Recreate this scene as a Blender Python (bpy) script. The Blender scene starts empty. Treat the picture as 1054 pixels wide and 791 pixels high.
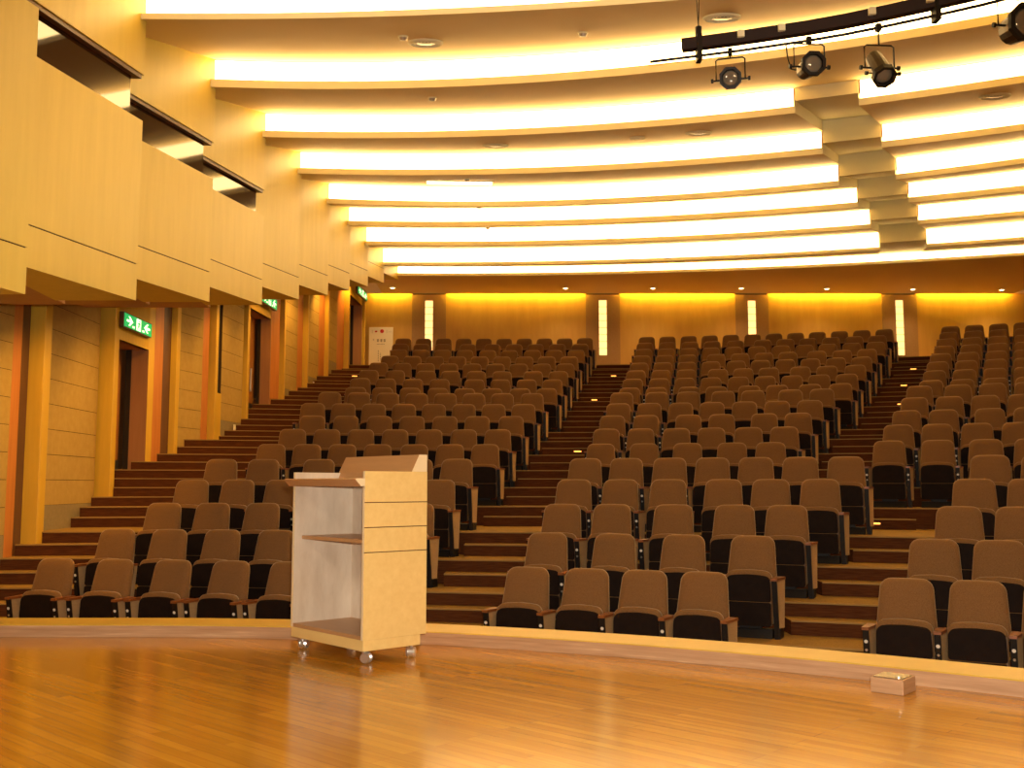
import bpy, bmesh, math, random
from mathutils import Vector, Matrix

random.seed(7)
S = bpy.context.scene
COL = S.collection
PI = math.pi
CAM_H = 1.11                      # camera height above the stage floor
F_PX, V0 = 1050.0, 500.0          # focal length and horizon line of the 1054x791 frame
TH = math.atan((V0 - 395.5) / F_PX)

# ------------------------------------------------------------------ helpers
def ray(x, y):
    u, v = x - 527.0, 395.5 - y
    fw = F_PX * math.cos(TH) - v * math.sin(TH)
    up = v * math.cos(TH) + F_PX * math.sin(TH)
    return u / fw, up / fw

def at_h(x, y, h):                # point seen at a pixel, lying at height h (world)
    g, e = ray(x, y)
    d = (h - CAM_H) / e
    return Vector((g * d, d, h))

def at_d(x, y, d):                # point seen at a pixel, lying at depth d
    g, e = ray(x, y)
    return Vector((g * d, d, CAM_H + e * d))

class MB:
    """collects geometry for ONE mesh object"""
    def __init__(self):
        self.v, self.f, self.m = [], [], []
    def poly(self, pts, mi=0):
        n = len(self.v)
        self.v += [tuple(p) for p in pts]
        self.f.append(tuple(range(n, n + len(pts)))); self.m.append(mi)
    def hexa(self, p, mi=0):      # p: 4 bottom then 4 top, counter-clockwise from above
        n = len(self.v)
        self.v += [tuple(q) for q in p]
        for f in ((3, 2, 1, 0), (4, 5, 6, 7), (0, 1, 5, 4), (1, 2, 6, 5), (2, 3, 7, 6), (3, 0, 4, 7)):
            self.f.append(tuple(n + i for i in f)); self.m.append(mi)
        return self
    def box(self, x0, x1, y0, y1, z0, z1, mi=0):
        return self.hexa([(x0, y0, z0), (x1, y0, z0), (x1, y1, z0), (x0, y1, z0),
                          (x0, y0, z1), (x1, y0, z1), (x1, y1, z1), (x0, y1, z1)], mi)
    def prism(self, plan, z0, z1, mi=0):   # plan: list of (x,y), ccw; z0/z1 numbers or lists
        k = len(plan); n = len(self.v)
        za = z0 if isinstance(z0, (list, tuple)) else [z0] * k
        zb = z1 if isinstance(z1, (list, tuple)) else [z1] * k
        self.v += [(p[0], p[1], za[i]) for i, p in enumerate(plan)]
        self.v += [(p[0], p[1], zb[i]) for i, p in enumerate(plan)]
        self.f.append(tuple(n + i for i in reversed(range(k)))); self.m.append(mi)
        self.f.append(tuple(n + k + i for i in range(k))); self.m.append(mi)
        for i in range(k):
            j = (i + 1) % k
            self.f.append((n + i, n + j, n + k + j, n + k + i)); self.m.append(mi)
        return self
    def extrude_x(self, prof, x0, x1, mi=0):   # prof: list of (y,z); extruded along x
        k = len(prof); n = len(self.v)
        self.v += [(x0, p[0], p[1]) for p in prof] + [(x1, p[0], p[1]) for p in prof]
        self.f.append(tuple(n + i for i in range(k))); self.m.append(mi)
        self.f.append(tuple(n + k + i for i in reversed(range(k)))); self.m.append(mi)
        for i in range(k):
            j = (i + 1) % k
            self.f.append((n + j, n + i, n + k + i, n + k + j)); self.m.append(mi)
        return self
    def tube(self, pts, r, seg=8, mi=0, cap=True):
        pts = [Vector(p) for p in pts]; n0 = len(self.v); k = len(pts)
        rr = r if isinstance(r, (list, tuple)) else [r] * k
        for i, p in enumerate(pts):
            d = (pts[min(i + 1, k - 1)] - pts[max(i - 1, 0)])
            if d.length < 1e-9: d = Vector((0, 0, 1))
            d.normalize()
            a = d.cross(Vector((0, 0, 1)))
            if a.length < 1e-3: a = d.cross(Vector((1, 0, 0)))
            a.normalize(); b = d.cross(a)
            for s in range(seg):
                t = 2 * PI * s / seg
                self.v.append(tuple(p + a * (rr[i] * math.cos(t)) + b * (rr[i] * math.sin(t))))
        for i in range(k - 1):
            for s in range(seg):
                s2 = (s + 1) % seg
                self.f.append((n0 + i * seg + s, n0 + i * seg + s2, n0 + (i + 1) * seg + s2, n0 + (i + 1) * seg + s)); self.m.append(mi)
        if cap:
            self.f.append(tuple(n0 + s for s in reversed(range(seg)))); self.m.append(mi)
            self.f.append(tuple(n0 + (k - 1) * seg + s for s in range(seg))); self.m.append(mi)
        return self
    def strip(self, A, B, mi=0):           # ribbon between two polylines with equal counts
        n = len(self.v); k = len(A)
        self.v += [tuple(p) for p in A] + [tuple(p) for p in B]
        for i in range(k - 1):
            self.f.append((n + i, n + i + 1, n + k + i + 1, n + k + i)); self.m.append(mi)
        return self
    def loft(self, rings, mi=0, close=True):   # rings: lists of points with equal counts (closed loops)
        n = len(self.v); k = len(rings[0])
        for r in rings: self.v += [tuple(p) for p in r]
        for i in range(len(rings) - 1):
            for j in range(k):
                j2 = (j + 1) % k
                self.f.append((n + i * k + j, n + i * k + j2, n + (i + 1) * k + j2, n + (i + 1) * k + j)); self.m.append(mi)
        if close:
            self.f.append(tuple(n + j for j in reversed(range(k)))); self.m.append(mi)
            self.f.append(tuple(n + (len(rings) - 1) * k + j for j in range(k))); self.m.append(mi)
        return self
    def mesh(self, name, mats, smooth=False, bevel=0.0, fix=True):
        me = bpy.data.meshes.new(name)
        me.from_pydata(self.v, [], self.f)
        for m in (mats if isinstance(mats, (list, tuple)) else [mats]): me.materials.append(m)
        for i, p in enumerate(me.polygons): p.material_index = self.m[i]
        if fix or bevel:
            bm = bmesh.new(); bm.from_mesh(me)
            if bevel:
                bmesh.ops.remove_doubles(bm, verts=bm.verts, dist=1e-5)
            bmesh.ops.recalc_face_normals(bm, faces=bm.faces)
            if bevel:
                es = [e for e in bm.edges if len(e.link_faces) == 2 and e.calc_face_angle(0) > 0.5]
                bmesh.ops.bevel(bm, geom=es, offset=bevel, segments=2, affect='EDGES', profile=0.5, clamp_overlap=True)
            bm.to_mesh(me); bm.free()
        if smooth:
            for p in me.polygons: p.use_smooth = True
        me.update()
        return me
    def build(self, name, mats, parent=None, smooth=False, bevel=0.0, fix=True):
        o = bpy.data.objects.new(name, self.mesh(name, mats, smooth, bevel, fix))
        COL.objects.link(o)
        if parent is not None: o.parent = parent
        return o

def put(name, me, parent=None):
    o = bpy.data.objects.new(name, me); COL.objects.link(o)
    if parent is not None: o.parent = parent
    return o
def tag(o, label=None, cat=None, group=None, kind=None):
    if label: o['label'] = label
    if cat: o['category'] = cat
    if group: o['group'] = group
    if kind: o['kind'] = kind
    return o
def thing(name, loc, label, cat, rz=0.0, group=None):
    o = bpy.data.objects.new(name, None); COL.objects.link(o)
    o.empty_display_size = 0.1
    o.location = loc; o.rotation_euler = (0, 0, rz)
    return tag(o, label, cat, group)
def struct(o): return tag(o, kind='structure')

# ------------------------------------------------------------------ materials
def mat(name, col, rough=0.5, metal=0.0, spec=0.5, **kw):
    m = bpy.data.materials.new(name); m.use_nodes = True
    b = m.node_tree.nodes['Principled BSDF']
    b.inputs['Base Color'].default_value = (*col, 1)
    b.inputs['Roughness'].default_value = rough
    b.inputs['Metallic'].default_value = metal
    b.inputs['Specular IOR Level'].default_value = spec
    for k, v in kw.items():
        b.inputs[k].default_value = v
    return m
def nodes(m): return m.node_tree.nodes, m.node_tree.links, m.node_tree.nodes['Principled BSDF']
def coords(m, scale=(1, 1, 1), rot=(0, 0, 0), kind='Object'):
    n, l, b = nodes(m)
    tc = n.new('ShaderNodeTexCoord'); mp = n.new('ShaderNodeMapping')
    mp.inputs['Scale'].default_value = scale; mp.inputs['Rotation'].default_value = rot
    l.new(tc.outputs[kind], mp.inputs['Vector'])
    return mp.outputs['Vector']
def ramp(m, fac, stops):
    n, l, b = nodes(m)
    r = n.new('ShaderNodeValToRGB')
    e = r.color_ramp.elements
    e[0].position, e[0].color = stops[0][0], (*stops[0][1], 1)
    e[1].position, e[1].color = stops[-1][0], (*stops[-1][1], 1)
    for p, c in stops[1:-1]:
        q = e.new(p); q.color = (*c, 1)
    l.new(fac, r.inputs['Fac'])
    return r.outputs['Color']
def noise(m, vec, scale, detail=3.0, rough=0.5):
    n, l, b = nodes(m)
    t = n.new('ShaderNodeTexNoise'); t.inputs['Scale'].default_value = scale
    t.inputs['Detail'].default_value = detail; t.inputs['Roughness'].default_value = rough
    l.new(vec, t.inputs['Vector'])
    return t.outputs['Fac']
def bump(m, h, strength=0.2, dist=0.01):
    n, l, b = nodes(m)
    t = n.new('ShaderNodeBump'); t.inputs['Strength'].default_value = strength; t.inputs['Distance'].default_value = dist
    l.new(h, t.inputs['Height']); l.new(t.outputs['Normal'], b.inputs['Normal'])
def wood(name, c0, c1, rough=0.45, scale=(9, 9, 0.7), spec=0.5, rot=(0, 0, 0), **kw):
    m = mat(name, c0, rough, spec=spec, **kw)
    n, l, b = nodes(m)
    f = noise(m, coords(m, scale, rot), 1.6, 5.0, 0.6)
    l.new(ramp(m, f, [(0.3, c0), (0.7, c1)]), b.inputs['Base Color'])
    return m
def fabric(name, c0, c1, sheen=0.4, scale=160, tint=(1, .8, .5)):
    m = mat(name, c0, 0.9, spec=0.15)
    n, l, b = nodes(m)
    f = noise(m, coords(m, (1, 1, 1)), scale, 2.0)
    l.new(ramp(m, f, [(0.35, c0), (0.65, c1)]), b.inputs['Base Color'])
    b.inputs['Sheen Weight'].default_value = sheen
    b.inputs['Sheen Roughness'].default_value = 0.4
    b.inputs['Sheen Tint'].default_value = (*tint, 1)
    return m
def emit(name, col, s):
    m = bpy.data.materials.new(name); m.use_nodes = True
    n, l, b = nodes(m)
    b.inputs['Base Color'].default_value = (*col, 1)
    b.inputs['Emission Color'].default_value = (*col, 1)
    b.inputs['Emission Strength'].default_value = s
    return m

M = {}
M['maple'] = wood('maple_veneer', (.585, .425, .043), (.65, .48, .058), 0.42, (5, 5, .5))
M['maple_post'] = wood('maple_post_veneer', (.64, .39, .035), (.72, .45, .045), 0.45, (9, 9, .7))
M['cherry'] = wood('orange_cherry_wood', (.50, .17, .035), (.60, .23, .05), 0.4, (9, 9, .7))
M['backwall'] = wood('back_wall_veneer', (.56, .31, .075), (.64, .37, .09), 0.5, (3, 3, .6))
M['pilaster'] = wood('dark_pilaster_stone', (.36, .20, .085), (.42, .245, .105), 0.6, (14, 14, 14))
M['concrete'] = wood('plaster_wall', (.42, .27, .065), (.48, .32, .085), 0.8, (6, 6, 6))
M['dado'] = wood('grey_stone_dado', (.25, .19, .095), (.30, .23, .12), 0.7, (12, 12, 12))
M['groove'] = mat('groove_shadow_gap', (.06, .03, .012), 0.9)
M['soffit'] = mat('ceiling_paint', (.86, .67, .34), 0.75, spec=.2)
M['lip'] = mat('ceiling_cream_paint', (.92, .86, .60), 0.7, spec=.2)
M['backsoffit'] = mat('rear_ceiling_paint', (.85, .60, .30), 0.8, spec=.2)
M['dark_wood_and_shade'] = wood('dark_walnut_and_shade', (.11, .045, .018), (.15, .065, .025), 0.4, (9, 9, .7))
M['door'] = wood('door_veneer', (.40, .16, .045), (.46, .19, .055), 0.4, (9, 9, .7))
M['reveal'] = wood('door_reveal_wood', (.34, .16, .065), (.39, .19, .08), 0.5, (9, 9, .7))
M['black'] = mat('black_metal', (.010, .007, .006), 0.5, spec=.3)
M['void'] = mat('dark_opening', (.02, .012, .008), 0.9)
M['steel'] = mat('chrome', (.80, .78, .75), 0.28, .85)
M['grey_metal'] = mat('brushed_metal', (.42, .36, .28), 0.35, 0.9)
M['glass_dark'] = mat('dark_window_glass', (.030, .013, .006), 0.06, spec=.9)
M['seat_fabric'] = fabric('brown_seat_fabric', (.18, .090, .034), (.255, .132, .052), 0.55, 170)
M['seat_pan'] = wood('dark_seat_pan', (.009, .004, .003), (.015, .007, .004), 0.75, (9, 9, 9), spec=.15)
M['seat_edge'] = mat('seat_pan_edge', (.20, .11, .05), 0.5)
M['panel_fabric'] = fabric('beige_end_panel', (.42, .27, .13), (.50, .33, .165), 0.15, 120)
M['arm_wood'] = wood('armrest_wood', (.22, .065, .016), (.28, .09, .022), 0.35, (5, 20, 20))
M['tag'] = mat('white_number_tag', (.85, .82, .75), 0.4)
M['lectern'] = wood('lectern_maple', (.80, .56, .21), (.86, .63, .25), 0.38, (2.0, 14, 14))
M['lectern_in'] = wood('lectern_pale_inside', (.60, .48, .36), (.78, .67, .54), 0.45, (5, 5, 1.6))
M['lectern_edge'] = wood('lectern_edge_band', (.84, .68, .42), (.88, .72, .46), 0.4, (9, 9, .7))
M['lectern_board'] = wood('lectern_board_brown', (.46, .25, .11), (.52, .29, .13), 0.4, (2.0, 14, 14))
M['coaming_top'] = wood('stage_edge_top_wood', (.60, .40, .055), (.68, .46, .075), 0.4, (2, 2, 2))
M['white_paper'] = mat('white_poster_paper', (.78, .68, .52), 0.6)
M['print_dark'] = mat('poster_dark_print', (.10, .07, .06), 0.6)
M['print_red'] = mat('poster_red_print', (.50, .02, .02), 0.6)
M['print_pale'] = mat('poster_pale_print', (.50, .42, .36), 0.6)

# tread carpet: brown lightened as under ceiling light, with fine darker threads
m = M['carpet'] = mat('lit_tread_carpet', (.15, .065, .024), 0.95, spec=.1)
n, l, b = nodes(m)
f = noise(m, coords(m), 60, 3.0)
l.new(ramp(m, f, [(0.3, (.27, .165, .048)), (0.7, (.36, .225, .07))]), b.inputs['Base Color'])
m = M['nosing'] = mat('carpet_nosing', (.36, .22, .07), 0.8, spec=.2)
m = M['riser'] = mat('red_brown_shaded_riser', (.13, .045, .016), 0.95, spec=.1)  # riser carpet darkened: shade on the step fronts put into its colour
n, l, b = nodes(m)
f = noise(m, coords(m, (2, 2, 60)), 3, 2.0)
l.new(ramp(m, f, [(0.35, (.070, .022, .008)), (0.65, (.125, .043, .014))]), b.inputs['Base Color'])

# stage floor: glossy strip planks laid on a diagonal
m = M['stage'] = mat('glossy_stage_planks', (.5, .25, .05), 0.22, spec=.5)
for k_, v_ in (('Coat Weight', .16), ('Coat Roughness', .10)): m.node_tree.nodes['Principled BSDF'].inputs[k_].default_value = v_
n, l, b = nodes(m)
vec = coords(m, (1, 1, 1), (0, 0, math.radians(-137)))
bk = n.new('ShaderNodeTexBrick')
bk.offset = 0.37; bk.offset_frequency = 3
bk.inputs['Scale'].default_value = 1.0
bk.inputs['Brick Width'].default_value = 1.1
bk.inputs['Row Height'].default_value = 0.06
bk.inputs['Mortar Size'].default_value = 0.0016
bk.inputs['Mortar Smooth'].default_value = 0.3
bk.inputs['Color1'].default_value = (.44, .20, .015, 1)
bk.inputs['Color2'].default_value = (.57, .275, .024, 1)
bk.inputs['Mortar'].default_value = (.36, .13, .02, 1)
l.new(vec, bk.inputs['Vector'])
mp = n.new('ShaderNodeMapping'); mp.inputs['Scale'].default_value = (1.2, 22, 1); l.new(vec, mp.inputs['Vector'])
f2 = noise(m, mp.outputs['Vector'], 2.0, 4.0, .6)
mx = n.new('ShaderNodeMix'); mx.data_type = 'RGBA'; mx.blend_type = 'MULTIPLY'
mx.inputs['Factor'].default_value = 0.55
l.new(bk.outputs['Color'], mx.inputs['A'])
l.new(ramp(m, f2, [(0.3, (.72, .66, .58)), (0.7, (1, 1, 1))]), mx.inputs['B'])
l.new(mx.outputs['Result'], b.inputs['Base Color'])
rr = n.new('ShaderNodeMapRange'); rr.inputs['To Min'].default_value = .10; rr.inputs['To Max'].default_value = .22
l.new(f2, rr.inputs['Value']); l.new(rr.outputs['Result'], b.inputs['Roughness'])
bump(m, f2, 0.10, 0.004)
l.new(b.inputs['Normal'].links[0].from_socket, b.inputs['Coat Normal'])

# stage kerb face: pinkish ash with slanting pale streaks
m = M['coaming_face'] = mat('stage_edge_face_wood', (.48, .28, .15), 0.5)
n, l, b = nodes(m)
f = noise(m, coords(m, (1.2, 1.2, 26), (0, math.radians(5), 0)), 1.8, 4.0, .6)
l.new(ramp(m, f, [(0.32, (.40, .215, .105)), (0.62, (.52, .31, .17)), (0.75, (.66, .44, .25))]), b.inputs['Base Color'])

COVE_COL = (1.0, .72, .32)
M['cove'] = emit('cove_face_glow', COVE_COL, 9.0)  # cove wall face glows itself, in place of its concealed tubes
M['wash'] = emit('yellow_wall_washer', (1.0, .76, .06), 24.0)
M['slit'] = emit('lit_glass_block', (1.0, .70, .25), 1.25)
M['slit_joint'] = mat('glass_block_joint', (.45, .30, .12), 0.6)
M['bulb'] = emit('downlight_lamp', (1.0, .72, .35), 10.0)
M['step_bulb'] = emit('amber_step_light', (1.0, .33, .05), 3.0)
M['exit_green'] = emit('exit_sign_green', (.0, .42, .10), 0.85)
M['exit_white'] = emit('exit_sign_symbol', (.85, 1.0, .62), 1.4)
M['tube'] = emit('fluorescent_tube', (1.0, .80, .50), 9.0)
# ================================================================== seating rows
# per row: height of the back tops over the camera, curve depth = a + b X + c X^2, chair positions X (left, middle, right block)
ROWS = [
    (-0.781, 9.917, -0.3151, -0.0178, [-4.85, -4.18, -3.53, -2.89, -2.26, -1.64], [0.16, 0.71, 1.23, 1.73], [3.31, 3.78, 4.24]),
    (-0.498, 10.875, -0.2696, -0.0197, [-4.46, -3.85, -3.23, -2.61, -2.00, -1.40], [0.38, 1.06, 1.73, 2.37], [3.90, 4.39]),
    (-0.215, 11.834, -0.2277, -0.0214, [-4.19, -3.59, -2.98, -2.35, -1.73, -1.11], [0.58, 1.13, 1.79, 2.42, 2.94], [4.51, 5.00]),
    (0.068, 12.792, -0.1891, -0.0228, [-4.10, -3.51, -2.94, -2.27, -1.59, -0.92], [0.77, 1.33, 1.89, 2.52, 3.03, 3.56], [5.07, 5.50]),
    (0.352, 13.750, -0.1541, -0.0240, [-3.96, -3.39, -2.63, -2.07, -1.28, -0.74], [0.98, 1.51, 2.06, 2.59, 3.12, 3.63, 4.14], [5.66, 6.09]),
    (0.633, 15.879, -0.0885, -0.0259, [-3.72, -3.19, -2.64, -2.09, -1.52, -0.96, -0.41], [1.37, 2.02, 2.66, 3.30, 3.84], [5.41, 6.01, 6.58, 7.10]),
    (0.912, 16.781, -0.0658, -0.0263, [-3.58, -3.03, -2.48, -1.92, -1.36, -0.79, -0.23], [1.54, 2.09, 2.65, 3.19, 3.75, 4.28], [5.87, 6.37, 6.88, 7.35]),
    (1.191, 17.683, -0.0463, -0.0265, [-3.43, -2.86, -2.29, -1.73, -1.16, -0.60, -0.01], [1.73, 2.30, 3.00, 3.54, 4.22, 4.74], [6.33, 6.83, 7.45, 7.90]),
    (1.471, 18.585, -0.0297, -0.0265, [-3.55, -3.03, -2.51, -1.97, -1.43, -0.89, -0.34, 0.20], [1.93, 2.48, 3.03, 3.57, 4.12, 4.66, 5.19], [6.79, 7.28, 7.77, 8.23]),
    (1.750, 19.486, -0.0163, -0.0263, [-3.42, -2.91, -2.38, -1.82, -1.27, -0.73, -0.18, 0.39], [2.09, 2.75, 3.32, 3.96, 4.48, 5.13, 5.66], [7.22, 7.80, 8.29, 8.80]),
    (1.998, 21.085, 0.0001, -0.0254, [-3.20, -2.66, -2.10, -1.53, -0.98, -0.41, 0.17, 0.72], [2.43, 2.96, 3.62, 4.16, 4.79, 5.32, 5.93, 6.48], [8.03, 8.53, 9.06, 9.44]),
    (2.278, 21.987, 0.0051, -0.0246, [-3.24, -2.71, -2.13, -1.56, -0.81, -0.25, 0.32, 0.88], [2.60, 3.16, 3.69, 4.23, 4.80, 5.32, 5.85, 6.36, 6.88], [8.45, 8.93, 9.41, 9.83]),
    (2.557, 22.889, 0.0070, -0.0237, [-3.19, -2.61, -1.92, -1.38, -0.80, -0.22, 0.48, 1.05], [2.78, 3.33, 3.88, 4.56, 5.09, 5.62, 6.26, 6.79, 7.34], [8.86, 9.36, 9.83, 10.30]),
    (2.836, 23.791, 0.0059, -0.0224, [-3.05, -2.54, -2.00, -1.47, -0.93, -0.40, 0.14, 0.68, 1.21], [2.98, 3.49, 4.05, 4.58, 5.14, 5.68, 6.20, 6.71, 7.25, 7.76], [9.28, 9.78, 10.25, 10.67]),
    (3.116, 24.692, 0.0017, -0.0210, [-2.93, -2.36, -1.88, -1.35, -0.76, -0.28, 0.32, 0.85, 1.37], [3.14, 3.69, 4.22, 4.88, 5.43, 5.97, 6.49, 7.12, 7.67, 8.17], [9.71, 10.17, 10.66, 11.11]),
    (3.395, 25.594, -0.0055, -0.0194, [-2.84, -2.27, -1.77, -1.19, -0.61, -0.07, 0.52, 1.06, 1.62], [3.30, 3.86, 4.40, 4.93, 5.47, 6.02, 6.59, 7.12, 7.64, 8.14, 8.63], [10.12, 10.61, 11.08, 11.52]),
    (3.675, 26.496, -0.0158, -0.0176, [-2.91, -2.36, -1.80, -1.15, -0.51, 0.06, 0.62, 1.19, 1.78], [3.45, 4.02, 4.59, 5.14, 5.71, 6.37, 6.91, 7.44, 7.99, 8.50, 8.99], [10.54, 11.02, 11.52, 11.95]),
    (3.954, 27.397, -0.0291, -0.0155, [-2.92, -2.36, -1.88, -1.32, -0.76, -0.20, 0.34, 0.88, 1.44, 1.95], [3.62, 4.15, 4.71, 5.26, 5.78, 6.34, 6.87, 7.39, 7.92, 8.46, 8.97, 9.46], [10.95, 11.43, 11.93, 12.36]),
]

MINP = 0.545
def relax(i, X, anchor):
    a = [i]
    t, A_, b_, c_ = ROWS[i - 1][:4]
    X = list(X)
    for _ in range(200):
        moved = False
        for j in range(len(X) - 1):
            dx = X[j + 1] - X[j]; xm = (X[j + 1] + X[j]) / 2
            f_ = math.sqrt(1 + (b_ + 2 * c_ * xm) ** 2)
            if dx * f_ < MINP - 1e-4:
                g_ = MINP / f_ - dx; moved = True
                if anchor == 'left': X[j + 1] += g_
                else: X[j] -= g_ / 2; X[j + 1] += g_ / 2
        if not moved: break
    return X
ROWS = [(r[0], r[1], r[2], r[3], relax(q + 1, r[4], 'mid'), relax(q + 1, r[5], 'mid'), relax(q + 1, r[6], 'left')) for q, r in enumerate(ROWS)]
CH = 0.94                                         # height of a chair back
def row_d(i, X):
    t, a, b_, c_ = ROWS[i - 1][:4]
    return a + b_ * X + c_ * X * X
def row_s(i, X):
    t, a, b_, c_ = ROWS[i - 1][:4]
    return b_ + 2 * c_ * X
def floor_h(i):
    if i == 19: return ROWS[17][0] - CH + CAM_H + 0.28
    return ROWS[i - 1][0] - CH + CAM_H
WALLX = [(5.0, -6.45), (12.5, -6.35), (15.5, -6.35), (17.0, -6.2), (18.5, -5.9), (20.6, -5.7), (22.8, -5.5), (24.4, -5.3), (26.0, -5.1), (27.6, -4.8), (31.0, -4.7)]
def wall_x(d):
    for (d0, x0), (d1, x1) in zip(WALLX, WALLX[1:]):
        if d <= d1: return x0 + (x1 - x0) * max(0, (d - d0)) / (d1 - d0)
    return WALLX[-1][1]
BACK = 30.3
XRIGHT = 15.0

def front(i, X, off=0.0):                          # front edge of tier i
    if i == 1: return None
    if i == 19: d = row_d(18, X) + .55
    else: d = row_d(i, X) - 0.70
    s = row_s(min(i, 18), X)
    return min(d - off * math.sqrt(1 + s * s), BACK - .02)
def xs_range(x0, x1, step=0.45):
    n = max(2, int(math.ceil((x1 - x0) / step)) + 1)
    return [x0 + (x1 - x0) * k / (n - 1) for k in range(n)]
def left_x(i):
    d = front(i, -5.0)
    return wall_x(d) - 0.15

# audience floor: stepped tiers with risers and pale nosings
fb = MB()
for i in range(1, 20):
    h = floor_h(i)
    if i == 1:
        xs = xs_range(-6.6, XRIGHT)
        A = [Vector((x, max(-4, coam(x) + .2), h)) for x in xs] if False else [Vector((x, 2.0, h)) for x in xs]
        B = [Vector((x, front(2, x) + .05, h)) for x in xs]
        fb.strip(A, B, 0)
        continue
    xs = xs_range(left_x(i), XRIGHT)
    A = [Vector((x, front(i, x), h)) for x in xs]
    A2 = [Vector((x, front(i, x) + .035, h + .002)) for x in xs]
    if i < 19: B = [Vector((x, front(i + 1, x) + .05, h)) for x in xs]
    else: B = [Vector((x, BACK + .1, h)) for x in xs]
    lo = floor_h(i - 1) - .02
    fb.strip(A2, B, 0)
    fb.strip([p + Vector((0, -.012, .002)) for p in A], A2, 2)
    fb.strip([Vector((p.x, p.y - .012, h + .002)) for p in A], [Vector((p.x, p.y - .012, h - .014)) for p in A], 2)
    fb.strip([Vector((p.x, p.y - .012, h - .014)) for p in A], [Vector((p.x, p.y, h - .014)) for p in A], 2)
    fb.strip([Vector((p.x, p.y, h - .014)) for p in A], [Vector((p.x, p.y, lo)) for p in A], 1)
struct(fb.build('floor', [M['carpet'], M['riser'], M['nosing']], fix=False))

# half steps in the three stair aisles
def half_step(i, x0, x1, nm):                       # the step in front of tier i
    if x1 - x0 < .2: return
    h = (floor_h(i) + floor_h(i - 1)) / 2
    xs = xs_range(x0, x1, .4)
    s = MB()
    A = [Vector((x, front(i, x, .31), h)) for x in xs]; B = [Vector((x, front(i, x) - .001, h)) for x in xs]
    N = Vector((0, .035, 0))
    s.strip([p + N for p in A], B, 0)
    s.strip([p + Vector((0, -.012, .002)) for p in A], [p + N + Vector((0, 0, .002)) for p in A], 2)
    s.strip([p + Vector((0, -.012, .002)) for p in A], [p + Vector((0, -.012, -.013)) for p in A], 2)
    s.strip([p + Vector((0, -.012, -.013)) for p in A], [p + Vector((0, 0, -.013)) for p in A], 2)
    lo = floor_h(i - 1) - .01
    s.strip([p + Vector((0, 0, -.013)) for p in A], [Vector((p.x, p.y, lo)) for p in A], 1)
    for P, Q in ((A[0], B[0]), (A[-1], B[-1])):
        s.poly([P, Q, Vector((Q.x, Q.y, lo)), Vector((P.x, P.y, lo))], 1)
    struct(s.build(nm, [M['carpet'], M['riser'], M['nosing']], fix=False))
for i in range(2, 20):
    La, Ma, Ra = ROWS[i - 2][4:7]
    Lb, Mb, Rb = (ROWS[i - 1] if i in (6, 11) else ROWS[i - 2])[4:7]
    half_step(i, wall_x(front(i, -5.0)) - .1, max(La[0], Lb[0]) - .30, 'aisle_step')
    half_step(i, min(La[-1], Lb[-1]) + .325, max(Ma[0], Mb[0]) - .305, 'aisle_step')
    half_step(i, min(Ma[-1], Mb[-1]) + .325, max(Ra[0], Rb[0]) - .305, 'aisle_step')

# ================================================================== chairs
def outline(w0, w1, z0, z1, r, n=5, arch=0.0, rb=0.02):
    """closed outline (x,z), ccw seen from the front: bottom width w0, top width w1, rounded top"""
    pts = []
    def corner(cx, cz, rad, a0, a1, k):
        for q in range(k + 1):
            a = a0 + (a1 - a0) * q / k
            pts.append((cx + rad * math.cos(a), cz + rad * math.sin(a)))
    corner(-w0 / 2 + rb, z0 + rb, rb, PI, 1.5 * PI, 2)
    corner(w0 / 2 - rb, z0 + rb, rb, 1.5 * PI, 2 * PI, 2)
    corner(w1 / 2 - r, z1 - r, r, 0, PI / 2, n)
    for q in (0.25, 0, -0.25):
        pts.append((q * w1, z1))
    corner(-w1 / 2 + r, z1 - r, r, PI / 2, PI, n)
    if arch:
        pts2 = []
        for x, z in pts:
            k = (z - z0) / (z1 - z0)
            pts2.append((x, z + arch * max(0, k) * (1 - (2 * x / w1) ** 2)))
        pts = pts2
    return pts
def ring(pts, y, sc, cz, lean=0.0, zt=0.0):
    return [(x * sc, y + lean * ((cz + (z - cz) * sc) - zt), cz + (z - cz) * sc) for x, z in pts]

def p_backrest(mb, mi=0):
    o = outline(.480, .425, .50, .94, .085, 6, arch=.008)
    L = .24; zt = .94
    R = [ring(o, -.062, .35, .72, L, zt), ring(o, -.058, .70, .72, L, zt), ring(o, -.046, .92, .72, L, zt), ring(o, -.02, 1.0, .72, L, zt),
         ring(o, .012, 1.0, .72, L, zt), ring(o, .028, .95, .72, L, zt)]
    mb.loft(R, mi)
def p_shell(mb, mi=0):
    o = outline(.43, .40, .36, .91, .07, 4)
    L = .24; zt = .94
    mb.loft([ring(o, .029, .99, .62, L, zt), ring(o, .043, 1.0, .62, L, zt), ring(o, .052, .93, .62, L, zt)], mi)
def p_seat(mb, mi=0):
    o = outline(.450, .440, .13, .612, .06, 5, arch=.024)
    L = .06; zt = .6
    mb.loft([ring(o, -.262, .955, .36, L, zt), ring(o, -.250, 1.0, .36, L, zt), ring(o, -.195, 1.0, .36, L, zt), ring(o, -.178, .93, .36, L, zt)], mi)
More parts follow.
